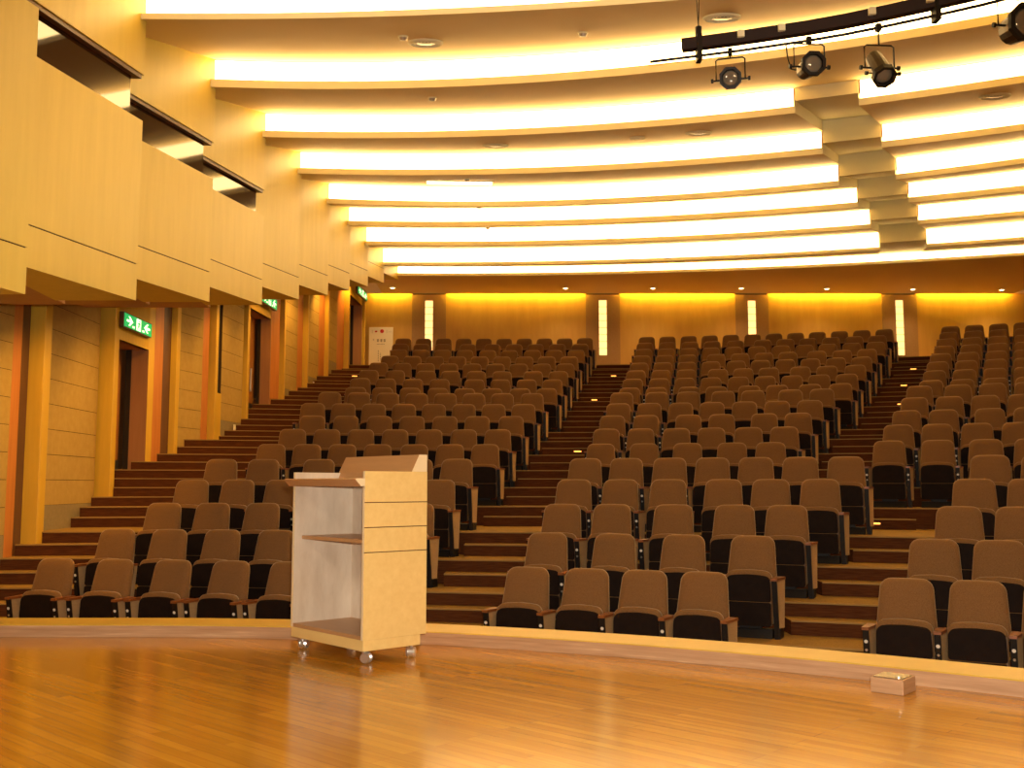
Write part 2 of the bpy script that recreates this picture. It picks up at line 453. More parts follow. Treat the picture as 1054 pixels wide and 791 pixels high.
def p_pan(mb, mi=0, mi2=1):
    L = .06; zt = .6
    o = outline(.430, .424, .34, .572, .05, 5, arch=.022)
    mb.loft([ring(o, -.286, .97, .45, L, zt), ring(o, -.278, 1.0, .45, L, zt), ring(o, -.258, 1.0, .45, L, zt)], mi)
    o = outline(.430, .428, .115, .332, .015, 2)
    mb.loft([ring(o, -.288, .985, .22, L, zt), ring(o, -.280, 1.0, .22, L, zt), ring(o, -.258, 1.0, .22, L, zt)], mi)
    mb.hexa([(.203, -.300, .12), (.215, -.300, .12), (.215, -.262, .12), (.203, -.262, .12), (.203, -.284, .54), (.215, -.284, .54), (.215, -.262, .54), (.203, -.262, .54)], mi2)
def p_base(mb, mi=0):
    mb.hexa([(-.22, -.30, 0), (.22, -.30, 0), (.22, -.12, 0), (-.22, -.12, 0), (-.22, -.26, .085), (.22, -.26, .085), (.22, -.15, .085), (-.22, -.15, .085)], mi)
    mb.hexa([(-.10, -.22, .085), (.10, -.22, .085), (.10, -.14, .085), (-.10, -.14, .085), (-.16, -.20, .40), (.16, -.20, .40), (.16, -.135, .40), (-.16, -.135, .40)], mi)
ARM = 0.2725
YF, YB, DYF = -.39, -.13, .075                      # front and back of the arm, taper of the front edge
def p_side(mb, x, mi=0):                           # fabric faced support panel, wedge in plan, tapering downwards
    y0 = YF + .02
    mb.hexa([(x - .026, y0 + DYF, .10), (x + .004, y0 + DYF, .10), (x + .044, YB - .06, .10), (x - .026, YB - .06, .10),
             (x - .026, y0, .548), (x + .012, y0, .548), (x + .048, YB, .548), (x - .026, YB, .548)], mi)
def p_strip(mb, x, mi=0):                          # black front edge and foot
    y1 = YF + DYF
    mb.hexa([(x - .030, y1 + .015, 0), (x + .012, y1 + .015, 0), (x + .012, y1 + .06, 0), (x - .030, y1 + .06, 0),
             (x - .030, YF, .548), (x + .018, YF, .548), (x + .018, YF + .022, .548), (x - .030, YF + .022, .548)], mi)
    mb.box(x - .030, x + .020, y1 + .03, -.10, 0, .10, mi)
def p_cap(mb, x, mi=0):
    k = [(x - .034, YF - .015), (x + .024, YF - .015), (x + .052, YB + .01), (x - .034, YB + .01)]
    mb.prism(k, .548, .572, mi)
def p_dot(mb, x, z, r, mi=0):
    k = 8; x = x - .006
    yb = YF + (DYF + .015) * (1 - z / .548)
    pts = [(x + r * math.cos(2 * PI * q / k), yb - .004 - (.19 * r * math.sin(2 * PI * q / k)), z + r * math.sin(2 * PI * q / k)) for q in range(k)]
    mb.loft([pts, [(p[0], p[1] + .007, p[2]) for p in pts]], mi)
def p_tag(mb, x, mi=0): p_dot(mb, x, .455, .0155, mi)
def p_bolt(mb, x, mi=0): p_dot(mb, x, .385, .011, mi)

CHM = {}
def cm(key, fn, mats, smooth):
    mb = MB(); fn(mb); CHM[key] = mb.mesh(key, mats, smooth)
cm('backrest', p_backrest, M['seat_fabric'], True)
cm('back_shell', p_shell, M['seat_pan'], True)
cm('seat', p_seat, M['seat_fabric'], True)
cm('seat_pan', p_pan, [M['seat_pan'], M['seat_edge']], False)
cm('pedestal', p_base, M['black'], False)
for side, sx in (('l', -ARM), ('r', ARM)):
    cm('side_panel_' + side, lambda mb: p_side(mb, sx), M['panel_fabric'], False)
    cm('front_strip_' + side, lambda mb: p_strip(mb, sx), M['black'], False)
    cm('armrest_' + side, lambda mb: p_cap(mb, sx), M['arm_wood'], False)
    cm('number_tag_' + side, lambda mb: p_tag(mb, sx), M['tag'], False)
    cm('hinge_bolt_' + side, lambda mb: p_bolt(mb, sx), M['steel'], False)
ALLM = [M['seat_fabric'], M['seat_pan'], M['seat_edge'], M['black'], M['panel_fabric'], M['arm_wood'], M['tag']]
def full_mesh(name, left, right, into=None, simple=False):
    mb = into if into is not None else MB()
    p_backrest(mb, 0); p_seat(mb, 0)
    p_shell(mb, 1); p_pan(mb, 1, 2); p_base(mb, 3)
    for on, x in ((left, -ARM), (right, ARM)):
        if on:
            p_side(mb, x, 4); p_strip(mb, x, 3); p_cap(mb, x, 5)
    if into is None:
        me = mb.mesh(name, ALLM, False)
        for p in me.polygons: p.use_smooth = p.material_index == 0
        return me
FULL = {(l_, r_): full_mesh('tip_up_chair', l_, r_) for l_ in (False, True) for r_ in (False, True)}

ORD = ['', 'first', 'second', 'third', 'fourth', 'fifth', 'sixth', 'seventh', 'eighth', 'ninth', 'tenth', 'eleventh', 'twelfth', 'thirteenth',
       'fourteenth', 'fifteenth', 'sixteenth', 'seventeenth', 'eighteenth']
BLK = ['left', 'middle', 'right']
SEAT_GROUP = 'brown tip-up auditorium chairs in the raked rows'
def arm(parent, side, with_tag):
    s = put('side_panel', CHM['side_panel_' + side], parent)
    put('front_strip', CHM['front_strip_' + side], s)
    put('armrest', CHM['armrest_' + side], s)
    if with_tag:
        put('number_tag', CHM['number_tag_' + side], s); put('hinge_bolt', CHM['hinge_bolt_' + side], s)
rear = MB()
for i in range(1, 19):
    fh = floor_h(i)
    for bi in range(3):
        X = ROWS[i - 1][4 + bi]
        for q, x in enumerate(X):
            d = row_d(i, x); th = math.atan(row_s(i, x)) - .09
            last = q == len(X) - 1
            left = q == 0 or (X[q] - X[q - 1]) > .63
            loc = (x, d, fh)
            if i == 18:                            # the hindmost row, only back tops show
                sub = MB(); full_mesh('', left, True, into=sub)
                R_ = Matrix.Translation(loc) @ Matrix.Rotation(th, 4, 'Z')
                n0 = len(rear.v)
                rear.v += [tuple(R_ @ Vector(p)) for p in sub.v]
                rear.f += [tuple(n0 + k for k in f) for f in sub.f]; rear.m += sub.m
                continue
            if last and len(X) > 1: pos = 'last on the right'
            pos = ORD[q + 1] + ' from left'
            if last and bi < 2: pos = 'rightmost'
            if q == 0: pos = 'leftmost'
            lab = 'brown tip-up chair, %s in %s row from stage, %s seating block' % (pos, ORD[i], BLK[bi])
            if i >= 14:                            # too small in the photo to show parts
                o = put('tip_up_chair', FULL[(left, True)])
                o.location = loc; o.rotation_euler = (0, 0, th)
                tag(o, lab, 'chair', SEAT_GROUP)
                continue
            t = thing('tip_up_chair', loc, lab, 'chair', th, SEAT_GROUP)
            put('backrest', CHM['backrest'], t)
            put('back_shell', CHM['back_shell'], t)
            s = put('seat', CHM['seat'], t)
            put('seat_pan', CHM['seat_pan'], s)
            put('pedestal', CHM['pedestal'], t)
            if left: arm(t, 'l', True)
            arm(t, 'r', not (last and bi < 2))
ro = rear.build('rear_row_chairs', ALLM)
for p in ro.data.polygons: p.use_smooth = p.material_index == 0
tag(ro, 'hindmost row of brown chair backs along the foot of the rear wall', 'chairs', kind='stuff')

# ================================================================== stage
CP = (7.085, -.4005, -.0708)                       # stage edge curve
def coam(x):
    x0 = -2.75
    if x < x0: return coam(x0) + .0 * (x - x0)
    return CP[0] + CP[1] * x + CP[2] * x * x
def coam_n(x, off):
    s = (coam(x + .01) - coam(x - .01)) / .02
    n_ = math.sqrt(1 + s * s)
    return Vector((x - s / n_ * off, coam(x) + off / n_, 0))
SX0, SX1 = -6.6, 6.4
xs = xs_range(SX0, SX1, .2)
edge = [coam_n(x, 0.02) for x in xs]
st = MB()
n0 = len(edge)
top = [Vector((p.x, p.y, 0)) for p in edge]
st.poly([Vector((SX1, -4.5, 0))] + list(reversed(top)) + [Vector((SX0, -4.5, 0))][:1], 0)
st.strip(top, [Vector((p.x, p.y, floor_h(1))) for p in top], 0)
struct(st.build('stage_floor', M['stage'], fix=False))
cb = MB()
CW, CHT = .40, .088
inn = [coam_n(x, 0) for x in xs]; out = [coam_n(x, CW) for x in xs]
Z = lambda p, z: Vector((p.x, p.y, z))
cb.strip([Z(p, 0) for p in inn], [Z(p, CHT - .006) for p in inn], 1)
cb.strip([Z(p, CHT - .006) for p in inn], [Z(coam_n(x, .008), CHT) for x in xs], 0)
cb.strip([Z(coam_n(x, .008), CHT) for x in xs], [Z(p, CHT) for p in out], 0)
cb.strip([Z(p, CHT) for p in out], [Z(p, floor_h(1)) for p in out], 0)
struct(cb.build('stage_edge', [M['coaming_top'], M['coaming_face']], fix=False))

# small timber box set against the stage edge
A = at_h(896, 712.5, 0); B = at_h(930, 717, 0)
u = (B - A).normalized(); w = Vector((-u.y, u.x, 0))
t = thing('floor_box', ((A + B) / 2), 'small pale wooden box on stage floor against the curved stage edge', 'box', math.atan2(u.y, u.x))
hw = (B - A).length / 2
MB().box(-hw, hw, 0, .19, 0, .08).build('box_body', M['coaming_face'], t, bevel=.004)
MB().box(-hw + .012, hw - .012, .012, .175, .08, .085).build('lid', M['grey_metal'], t)
tag(t.children[-1], 'dull metal lid')
MB().tube([(hw - .04, .05, .084), (hw - .04, .05, .092)], .012).build('lid_knob', M['steel'], t)

# ================================================================== lectern
N = Vector((-.925, 6.45, 0)); fd = Vector((-.665, .747, 0)); sd = Vector((.747, .665, 0))
LW, LD = .444, .244
t = thing('lectern', N + fd * LW + sd * LD, 'pale maple lectern on chrome casters with open shelves, standing on the stage', 'lectern', math.atan2(-.747, .665))
pb = MB()                                          # side panels with three saw grooves
def side_panel(x0, x1, inner_first):
    s = MB()
    zb = [.150, .690, .846, 1.003, 1.2]
    for a, b_ in zip(zb, zb[1:]):
        lo = a + (.003 if a > .3 else 0); hi = b_ - (.003 if b_ < 1.19 else 0)
        s.box(x0, x1, -LD, LD, lo, hi, 0)
    s.box(x0 + .003, x1 - .003, -LD + .001, LD - .003, .155, 1.195, 2)
    xi = x1 + .0004 if inner_first else x0 - .0004
    s.poly([(xi, -LD + .001, .152), (xi, LD - .02, .152), (xi, LD - .02, 1.199), (xi, -LD + .001, 1.199)], 1)
    s.poly([(x0, -LD - .0005, .150), (x1, -LD - .0005, .150), (x1, -LD - .0005, 1.2), (x0, -LD - .0005, 1.2)], 3)
    return s.build('side_panel', [M['lectern'], M['lectern_in'], M['dark_wood_and_shade'], M['lectern_edge']], t, fix=False)
side_panel(LW - .022, LW, False)
side_panel(-LW, -LW + .022, True)
bp = MB(); bp.box(-LW + .022, LW - .022, LD - .02, LD, .150, 1.2, 0)
bp.poly([(-LW + .022, LD - .0205, .175), (LW - .022, LD - .0205, .175), (LW - .022, LD - .0205, 1.195), (-LW + .022, LD - .0205, 1.195)], 1)
bp.build('front_panel', [M['lectern'], M['lectern_in']], t, fix=False)
MB().box(-LW + .022, LW - .022, -LD + .004, LD - .02, .150, .174).build('bottom_board', M['lectern_board'], t)
MB().box(-LW + .002, LW - .002, -LD + .004, LD - .045, .083, .1495).build('plinth', M['lectern'], t, bevel=.002)
sh = MB().box(-LW + .022, LW - .022, -LD + .06, LD - .02, .742, .766).build('shelf', M['lectern_board'], t, bevel=.002)
dk = MB().extrude_x([(-LD - .075, 1.150), (-LD - .030, 1.105), (LD - .11, 1.118), (LD - .11, 1.158), (-LD - .06, 1.156)], -LW - .004, LW - .002)
dk.build('reading_desk', [M['lectern_board']], t)
ed = MB().extrude_x([(-LD - .073, 1.150), (-LD - .031, 1.106), (-LD - .001, 1.107), (-LD - .001, 1.155), (-LD - .06, 1.155)], LW - .002, LW + .0015)
tag(ed.build('desk_end_edge', M['lectern_edge'], t), 'pale edge band')
hd = MB(); pf = [(LD - .125, 1.2005), (LD - .002, 1.2005), (LD - .002, 1.312), (LD - .066, 1.312)]
hd.extrude_x(pf, -LW, LW - .001, 0); hd.extrude_x(pf, LW - .001, LW, 1)
hd.extrude_x([(LD - .14, 1.162), (LD - .021, 1.162), (LD - .021, 1.2004), (LD - .125, 1.2004)], -LW + .023, LW - .023, 0)
hd.build('sloping_hood', [M['lectern_board'], M['lectern_edge']], t)
R_C = .0348
def caster(x, y, a):
    c = MB()
    c.tube([(x, y, .0825), (x, y, .075)], .030, 12)
    c.tube([(x, y, .076), (x, y, .05)], .011, 8)
    ca, sa = math.cos(a), math.sin(a)
    hx, hy = x + ca * .018, y + sa * .018
    for s in (-1, 1):                               # twin wheels and the hood between them
        ox, oy = -sa * .017 * s, ca * .017 * s
        c.tube([(hx + ox - sa * .013 * s, hy + oy + ca * .013 * s, R_C), (hx + ox, hy + oy, R_C)], [.029, .0345], 16)
    c.tube([(hx - sa * .017, hy + ca * .017, R_C), (hx + sa * .017, hy - ca * .017, R_C)], .026, 12)
    return c.build('caster', M['steel'], t, smooth=False)
for x, y, a in ((LW - .07, -LD + .055, .5), (-LW + .07, -LD + .055, 2.2), (LW - .07, LD - .065, -.8), (-LW + .07, LD - .065, 1.0)):
    caster(x, y, a)

# ================================================================== ceiling coves
COVE = [None, (9.824, -.113, -.018), (12.078, -.147, -.033), (14.298, -.121, -.028), (16.566, -.086, -.026), (18.93, -.052, -.0300),
        (20.933, -.067, -.0215), (23.07, -.060, -.0180), (25.256, -.061, -.0140), (27.565, -.041, -.0118)]
#            top    bottom  lip
CZ = [None, (5.07, 4.757, 4.695), (5.248, 4.961, 4.862), (5.386, 5.095, 5.000), (5.537, 5.237, 5.138), (5.667, 5.349, 5.255), (5.806, 5.494, 5.390),
      (5.931, 5.587, 5.496), (5.966, 5.591, 5.516), (5.994, 5.791, 5.715)]
GAP = {3: (3.85, 4.62), 4: (4.87, 5.68), 5: (5.80, 6.66), 6: (6.77, 7.62), 7: (7.73, 8.62), 8: (8.69, 9.66)}
ZK = [7.8 * (1 + .281 * k) for k in range(10)]
XEND = [-3.773, -3.731, -3.663, -3.57, -3.51, -3.432, -3.385, -3.318, -3.23, -3.12]
def cove_pt(k, x, off=0.0):                        # off > 0 towards the stage
    a, b_, c_ = COVE[k]
    s = b_ + 2 * c_ * x; n_ = math.sqrt(1 + s * s)
    return Vector((x + s / n_ * off, a + b_ * x + c_ * x * x - off / n_, 0))
LIP = .10
UP = .17                                            # depth of the slanting recess across the ceiling
GAP2 = dict(GAP); GAP2[9] = (9.55, 10.55)
CXR = [None, 9.0, 10.0, 11.0, 12.0, 13.0, 14.0, 15.0, 15.0, 15.0]
def cx0(k): return XEND[k] - .75
T = [q / 47.0 for q in range(48)]
def cxs(k): return [cx0(k) + (CXR[k] - cx0(k)) * u_ for u_ in T]
cl = MB(); lp = MB()
for k in range(1, 10):
    zt, zb, zl = (z + CAM_H for z in CZ[k])
    x = cxs(k)
    if k == 1:                                     # flat part over the stage
        A = [Vector((p, -4.5, zt + .02)) for p in x]; B = [Z(cove_pt(1, p), zt) for p in x]
        cl.strip(A, B, 0)
    else:
        g0 = GAP2.get(k - 1); g1 = GAP2.get(k)
        def patch(a0, a1, b0, b1, up, mi):
            xa = xs_range(a0, a1, 1e9)[:1]
            A = [Z(cove_pt(k - 1, a0 + (a1 - a0) * u_, LIP), CZ[k - 1][2] + CAM_H + up) for u_ in T]
            B = [Z(cove_pt(k, b0 + (b1 - b0) * u_), zt + (up if k < 9 else 0)) for u_ in T]
            cl.strip(A, B, mi)
            return A, B
        if g0 is None or g1 is None:
            patch(cx0(k - 1), CXR[k - 1], cx0(k), CXR[k], 0, 0)
        else:
            A0, B0 = patch(cx0(k - 1), g0[0], cx0(k), g1[0], 0, 0)
            A2, B2 = patch(g0[1], CXR[k - 1], g1[1], CXR[k], 0, 0)
            A1, B1 = patch(g0[0], g0[1], g1[0], g1[1], UP, 2)
            for P, Q in ((A0[-1], B0[-1]), (A2[0], B2[0])):       # cheeks of the recess
                R1, R2 = P + Vector((0, 0, UP)), Q + Vector((0, 0, UP if k < 9 else .001))
                cl.poly([P, Q, R2, R1], 2)
    runs = [(XEND[k] - .05, CXR[k])]
    if k in GAP: runs = [(XEND[k] - .05, GAP[k][0]), (GAP[k][1], CXR[k])]
    for r0, r1 in runs:                            # trough lip below each luminous band
        xr = xs_range(r0, r1, .4)
        lp.strip([Z(cove_pt(k, p, LIP), zl) for p in xr], [Z(cove_pt(k, p, LIP), zb + .002) for p in xr], 0)
        lp.strip([Z(cove_pt(k, p, LIP), zb + .002) for p in xr], [Z(cove_pt(k, p, LIP - .03), zb + .002) for p in xr], 0)
        lp.strip([Z(cove_pt(k, p, LIP - .03), zb + .002) for p in xr], [Z(cove_pt(k, p, LIP - .03), zb - .02) for p in xr], 0)
        lp.strip([Z(cove_pt(k, p, LIP - .03), zb - .02) for p in xr], [Z(cove_pt(k, p, -.02), zb - .02) for p in xr], 0)
        for e in (r0, r1):
            lp.poly([Z(cove_pt(k, e, LIP), zl), Z(cove_pt(k, e, LIP), zb + .002), Z(cove_pt(k, e, 0), zb + .002), Z(cove_pt(k, e, 0), zl)], 0)
    if k in GAP:                                   # unlit drop inside the recess
        g0, g1 = GAP[k]
        xr = xs_range(g0, g1, .3)
        u0 = 0 if k == 3 else UP
        cl.strip([Z(cove_pt(k, p), zt + u0) for p in xr], [Z(cove_pt(k, p, .03), zt + UP - .16) for p in xr], 2)
        cl.strip([Z(cove_pt(k, p, .03), zt + UP - .16) for p in xr], [Z(cove_pt(k, p, LIP), zl + UP) for p in xr], 2)
        for e in (g0, g1):
            cl.poly([Z(cove_pt(k, e, 0), zt), Z(cove_pt(k, e, 0), zl), Z(cove_pt(k, e, LIP), zl), Z(cove_pt(k, e, LIP), zl + UP), Z(cove_pt(k, e, 0), zt + u0 + .01)], 2)
xr = cxs(9)
cl.strip([Z(cove_pt(9, p, LIP), CZ[9][2] + CAM_H) for p in xr], [Vector((p, BACK - .22, CZ[9][2] + CAM_H)) for p in xr], 1)
struct(cl.build('ceiling', [M['soffit'], M['backsoffit'], M['lip']], fix=False))
struct(lp.build('trim_1', [M['lip']], fix=False))
# cove wall faces made to glow for the hidden tubes: one strip per run
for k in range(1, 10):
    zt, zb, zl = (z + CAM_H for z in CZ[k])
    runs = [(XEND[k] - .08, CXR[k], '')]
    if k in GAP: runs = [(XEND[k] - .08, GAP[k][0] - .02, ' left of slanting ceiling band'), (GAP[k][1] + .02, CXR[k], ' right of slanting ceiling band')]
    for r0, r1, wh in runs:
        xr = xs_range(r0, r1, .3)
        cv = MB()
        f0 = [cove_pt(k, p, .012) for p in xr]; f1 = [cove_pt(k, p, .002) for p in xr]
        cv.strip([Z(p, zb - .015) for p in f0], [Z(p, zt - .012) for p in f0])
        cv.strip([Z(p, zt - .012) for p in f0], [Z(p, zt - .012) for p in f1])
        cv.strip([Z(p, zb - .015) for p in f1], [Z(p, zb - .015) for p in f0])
        o = cv.build('cove_glow_face', M['cove'], fix=False)
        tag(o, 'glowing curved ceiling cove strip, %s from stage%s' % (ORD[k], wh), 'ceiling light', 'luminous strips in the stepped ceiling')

# ================================================================== left side: upper veneer panels, soffit ledges, windows
HB = [z + CAM_H for z in (1.476, 1.828, 2.211, 2.564, 3.047, 3.532, 4.039, 4.562, 5.083, 5.615)]
SL = [.23, .225, .27, .26, .30, .33, .35, .36, .33, .32]
LOWTOP = {0: 3.79, 1: 3.667, 2: 3.742, 3: 3.863}
UPBOT = {0: 4.16, 1: 4.145, 2: 4.197, 3: 4.242}
ZTOP = 6.3 + CAM_H
def plan(k, inset=0.0, ret=.8):
    z1 = ZK[k]; z0 = ZK[k - 1] - .02 if k > 0 else 4.0
    x1 = XEND[k]; x0 = x1 - SL[k] * (z1 - z0)
    s = SL[k]; n_ = math.sqrt(1 + s * s)
    ox, oy = -inset / n_, inset * s / n_
    return [(x0 + ox, z0), (x1 + ox - (.0 if not inset else .0), z1 - inset), (x1 - ret, z1 - inset), (x0 + ox - .12, z0)]
for k in range(10):
    pm = MB()
    hb = HB[k]; gv = hb + .365
    P = plan(k)
    pm.prism(P, hb, gv - .006)
    pm.prism(plan(k, .012), gv - .008, gv + .008, 1)
    if k in LOWTOP:
        pm.prism(P, gv + .006, LOWTOP[k] + CAM_H)
    else:
        pm.prism(P, gv + .006, ZTOP)
    struct(pm.build('wall_left_upper', [M['maple'], M['groove']]))
    if k in LOWTOP:
        up = MB(); up.prism(P, UPBOT[k] + CAM_H, ZTOP)
        struct(up.build('wall_left_upper', [M['maple']]))
        hdm = MB(); hdm.prism(plan(k, .02), UPBOT[k] + CAM_H - .045, UPBOT[k] + CAM_H)
        struct(hdm.build('trim_3', [M['dark_wood_and_shade']]))
        gm = MB(); gm.prism(plan(k, .10), LOWTOP[k] + CAM_H, UPBOT[k] + CAM_H - .045)
        struct(gm.build('window_%d' % (k + 1), [M['glass_dark']]))
    # soffit ledge from the panel foot back to the side wall
    z1 = ZK[k] + .22; z0 = ZK[k - 1] + .22 if k else 3.0
    lm = MB(); lm.prism([(-6.9, z0), (XEND[k] - SL[k] * (ZK[k] - z0) - .03, z0), (XEND[k] - .05, ZK[k] - .02), (XEND[k] - .78, ZK[k]), (XEND[k] - .8, z1), (-6.9, z1)], hb + .003, hb + .16)
    struct(lm.build('soffit_left', [M['reveal']]))

# ------------------------------------------------------------------ side wall below, bay by bay
def wp(x, d): return Vector((ray(x, 450.0)[0] * d, d, 0))
def sof(d):
    for k in range(10):
        if d <= ZK[k] + .22: return HB[k] + .15
    return HB[9] + .15
def flo(d):
    best = floor_h(1) - .05
    for i in range(2, 20):
        if front(i, -5.2, .31) < d: best = (floor_h(i) + floor_h(i - 1)) / 2 - .05
    return best - .12
def slab(mb, a, b_, z0, z1, th=.10, mi=0):         # vertical slab with its hall face on a-b
    u_ = (b_ - a); u_.normalize(); n_ = Vector((-u_.y, u_.x, 0)) * th
    mb.prism([(a.x, a.y), (b_.x, b_.y), (b_.x + n_.x, b_.y + n_.y), (a.x + n_.x, a.y + n_.y)], z0, z1, mi)
concrete = [  # x0, depth0, x1, depth1, top of dado (over the camera)
    (None, 5.0, 9, 12.45, -.60), (47, 13.45, 99, 15.25, -.26), (182, 17.75, 206, 18.55, .68), (226, 19.35, 248, 20.55, 1.24),
    (291, 23.05, 304, 24.0, 2.20), (315, 24.65, 326, 25.55, 2.66), (337, 26.2, 345, 27.0, 3.24)]
for (x0, d0, x1, d1, dz) in concrete:
    a = wp(x0, d0) if x0 is not None else Vector((-6.45, d0, 0)); b_ = wp(x1, d1)
    c = MB(); zt = sof(max(d0, d1)); dz += CAM_H
    z = dz
    lo = flo(d0)
    ins = Vector((-.006, 0, 0))
    while z < zt:
        z2 = min(z + .335, zt)
        slab(c, a, b_, z + .004, z2 - .004, .08, 0); z = z2
    slab(c, a + ins, b_ + ins, dz, zt, .08, 1)
    struct(c.build('wall_left', [M['concrete'], M['groove']]))
    dd = MB(); slab(dd, a, b_, lo, dz, .08)
    struct(dd.build('wainscot_left', M['dado']))
posts = [(25, 47, 12.9), (98, 118, 15.3), (172, 182, 17.4), (212, 222, 18.9), (247, 254.5, 20.6), (285, 292, 22.8), (309, 316, 24.4), (331, 337, 26.0), (351.5, 358, 27.6), (370.5, 374.5, 29.8)]
tn = 4
for x0, x1, d in posts:
    pm = MB(); a = wp(x0, d); b_ = wp(x1, d + .14)
    pm.box(a.x, b_.x, d, d + .14, flo(d), sof(d + .14))
    pm.box(a.x - .35, b_.x - .02, d + .14, d + .24, flo(d), sof(d + .14))
    struct(pm.build('trim_%d' % tn, M['maple_post'], bevel=.006)); tn += 1
# orange uprights, and dark strips coloured as the shadow gaps beside the posts
for x0, d0, x1, d1, mk in ((9, 12.45, 18, 12.7, 'cherry'), (18, 12.7, 26, 12.9, 'dark_wood_and_shade'), (150, 16.8, 156, 16.95, 'maple_post'), (156, 16.95, 165, 17.2, 'cherry'),
                           (165, 17.2, 173, 17.4, 'dark_wood_and_shade'), (205.5, 18.55, 212.5, 18.85, 'cherry'), (276, 22.35, 285.5, 22.75, 'cherry'),
                           (303.5, 24.0, 309.5, 24.35, 'cherry'), (325.5, 25.55, 332, 25.95, 'cherry'), (344.5, 27.0, 352, 27.55, 'cherry')):
    pm = MB(); slab(pm, wp(x0, d0), wp(x1, d1), flo(d0), sof(max(d0, d1)), .08)
    struct(pm.build('trim_%d' % tn, M[mk])); tn += 1
# narrow dark slot beside a post
pm = MB(); slab(pm, wp(221.5, 19.05), wp(226.5, 19.35), flo(19.1), 3.0, .08, 0)
slab(pm, wp(221.5, 19.05) + Vector((-.03, 0, 0)), wp(226.5, 19.35) + Vector((-.03, 0, 0)), at_d(224, 405, 19.2).z, sof(19.3), .06, 1)
slab(pm, wp(221.5, 19.05), wp(226.5, 19.35), flo(19.1), at_d(224, 405, 19.2).z, .08, 0)
pm2 = MB(); slab(pm2, wp(221.5, 19.05), wp(226.5, 19.35), flo(19.1), at_d(224, 405, 19.2).z, .08, 0)
slab(pm2, wp(221.5, 19.05) + Vector((-.05, 0, 0)), wp(226.5, 19.35) + Vector((-.05, 0, 0)), at_d(224, 405, 19.2).z, sof(19.3), .06, 1)
struct(pm2.build('trim_%d' % tn, [M['maple_post'], M['void']])); tn += 1

# ------------------------------------------------------------------ doors in the side wall
def side_door(num, x0, d0, x1, d1, ytop, ybot, depth):
    a, b_ = wp(x0, d0), wp(x1, d1)
    zt = at_d((x0 + x1) / 2, ytop, (d0 + d1) / 2).z
    zf = flo(d0)
    fr = MB()
    slab(fr, a, b_, zt, sof(d1), .08, 0)           # panel over the door
    out = Vector((-depth, 0, 0))
    # far reveal, facing the stage
    fr.box(b_.x - depth * .62, b_.x, b_.y, b_.y + .06, zf, zt, 1)
    fr.box(b_.x - depth * .82, b_.x - depth * .62, b_.y - .01, b_.y + .06, zf, zt, 2)
    fr.box(a.x - depth - .05, a.x, a.y - .06, a.y, zf, zt, 1)
    fr.hexa([(a.x - depth, a.y, zt), (a.x, a.y, zt), (b_.x, b_.y, zt), (b_.x - depth, b_.y, zt),
             (a.x - depth, a.y, zt + .05), (a.x - .01, a.y, zt + .05), (b_.x - .01, b_.y, zt + .05), (b_.x - depth, b_.y, zt + .05)], 1)
    fo = struct(fr.build('door_frame', [M['maple_post'], M['reveal'], M['void']]))
    lf = MB(); slab(lf, a + out, b_ + out, zf, zt, .05, 0)
    lo = struct(lf.build('door_%d' % num, M['door']))
    kp = MB(); slab(kp, a + out * .975, b_ + out * .975, zf + .1, zf + .75, .008, 0)
    kp.build('kick_plate', M['grey_metal'], lo)
    hb = MB(); q = a.lerp(b_, .8) + out * .93
    hb.tube([(q.x, q.y, zf + 1.0), (q.x, q.y, zf + 1.5)], .02, 8)
    hb.build('door_handle', M['steel'], lo)
side_door(1, 118, 15.5, 150, 16.8, 355, 515, .45)
side_door(2, 254.5, 20.85, 276, 22.3, 323, 436, .35)
side_door(3, 358, 27.85, 370.5, 29.6, 309, 379, .40)

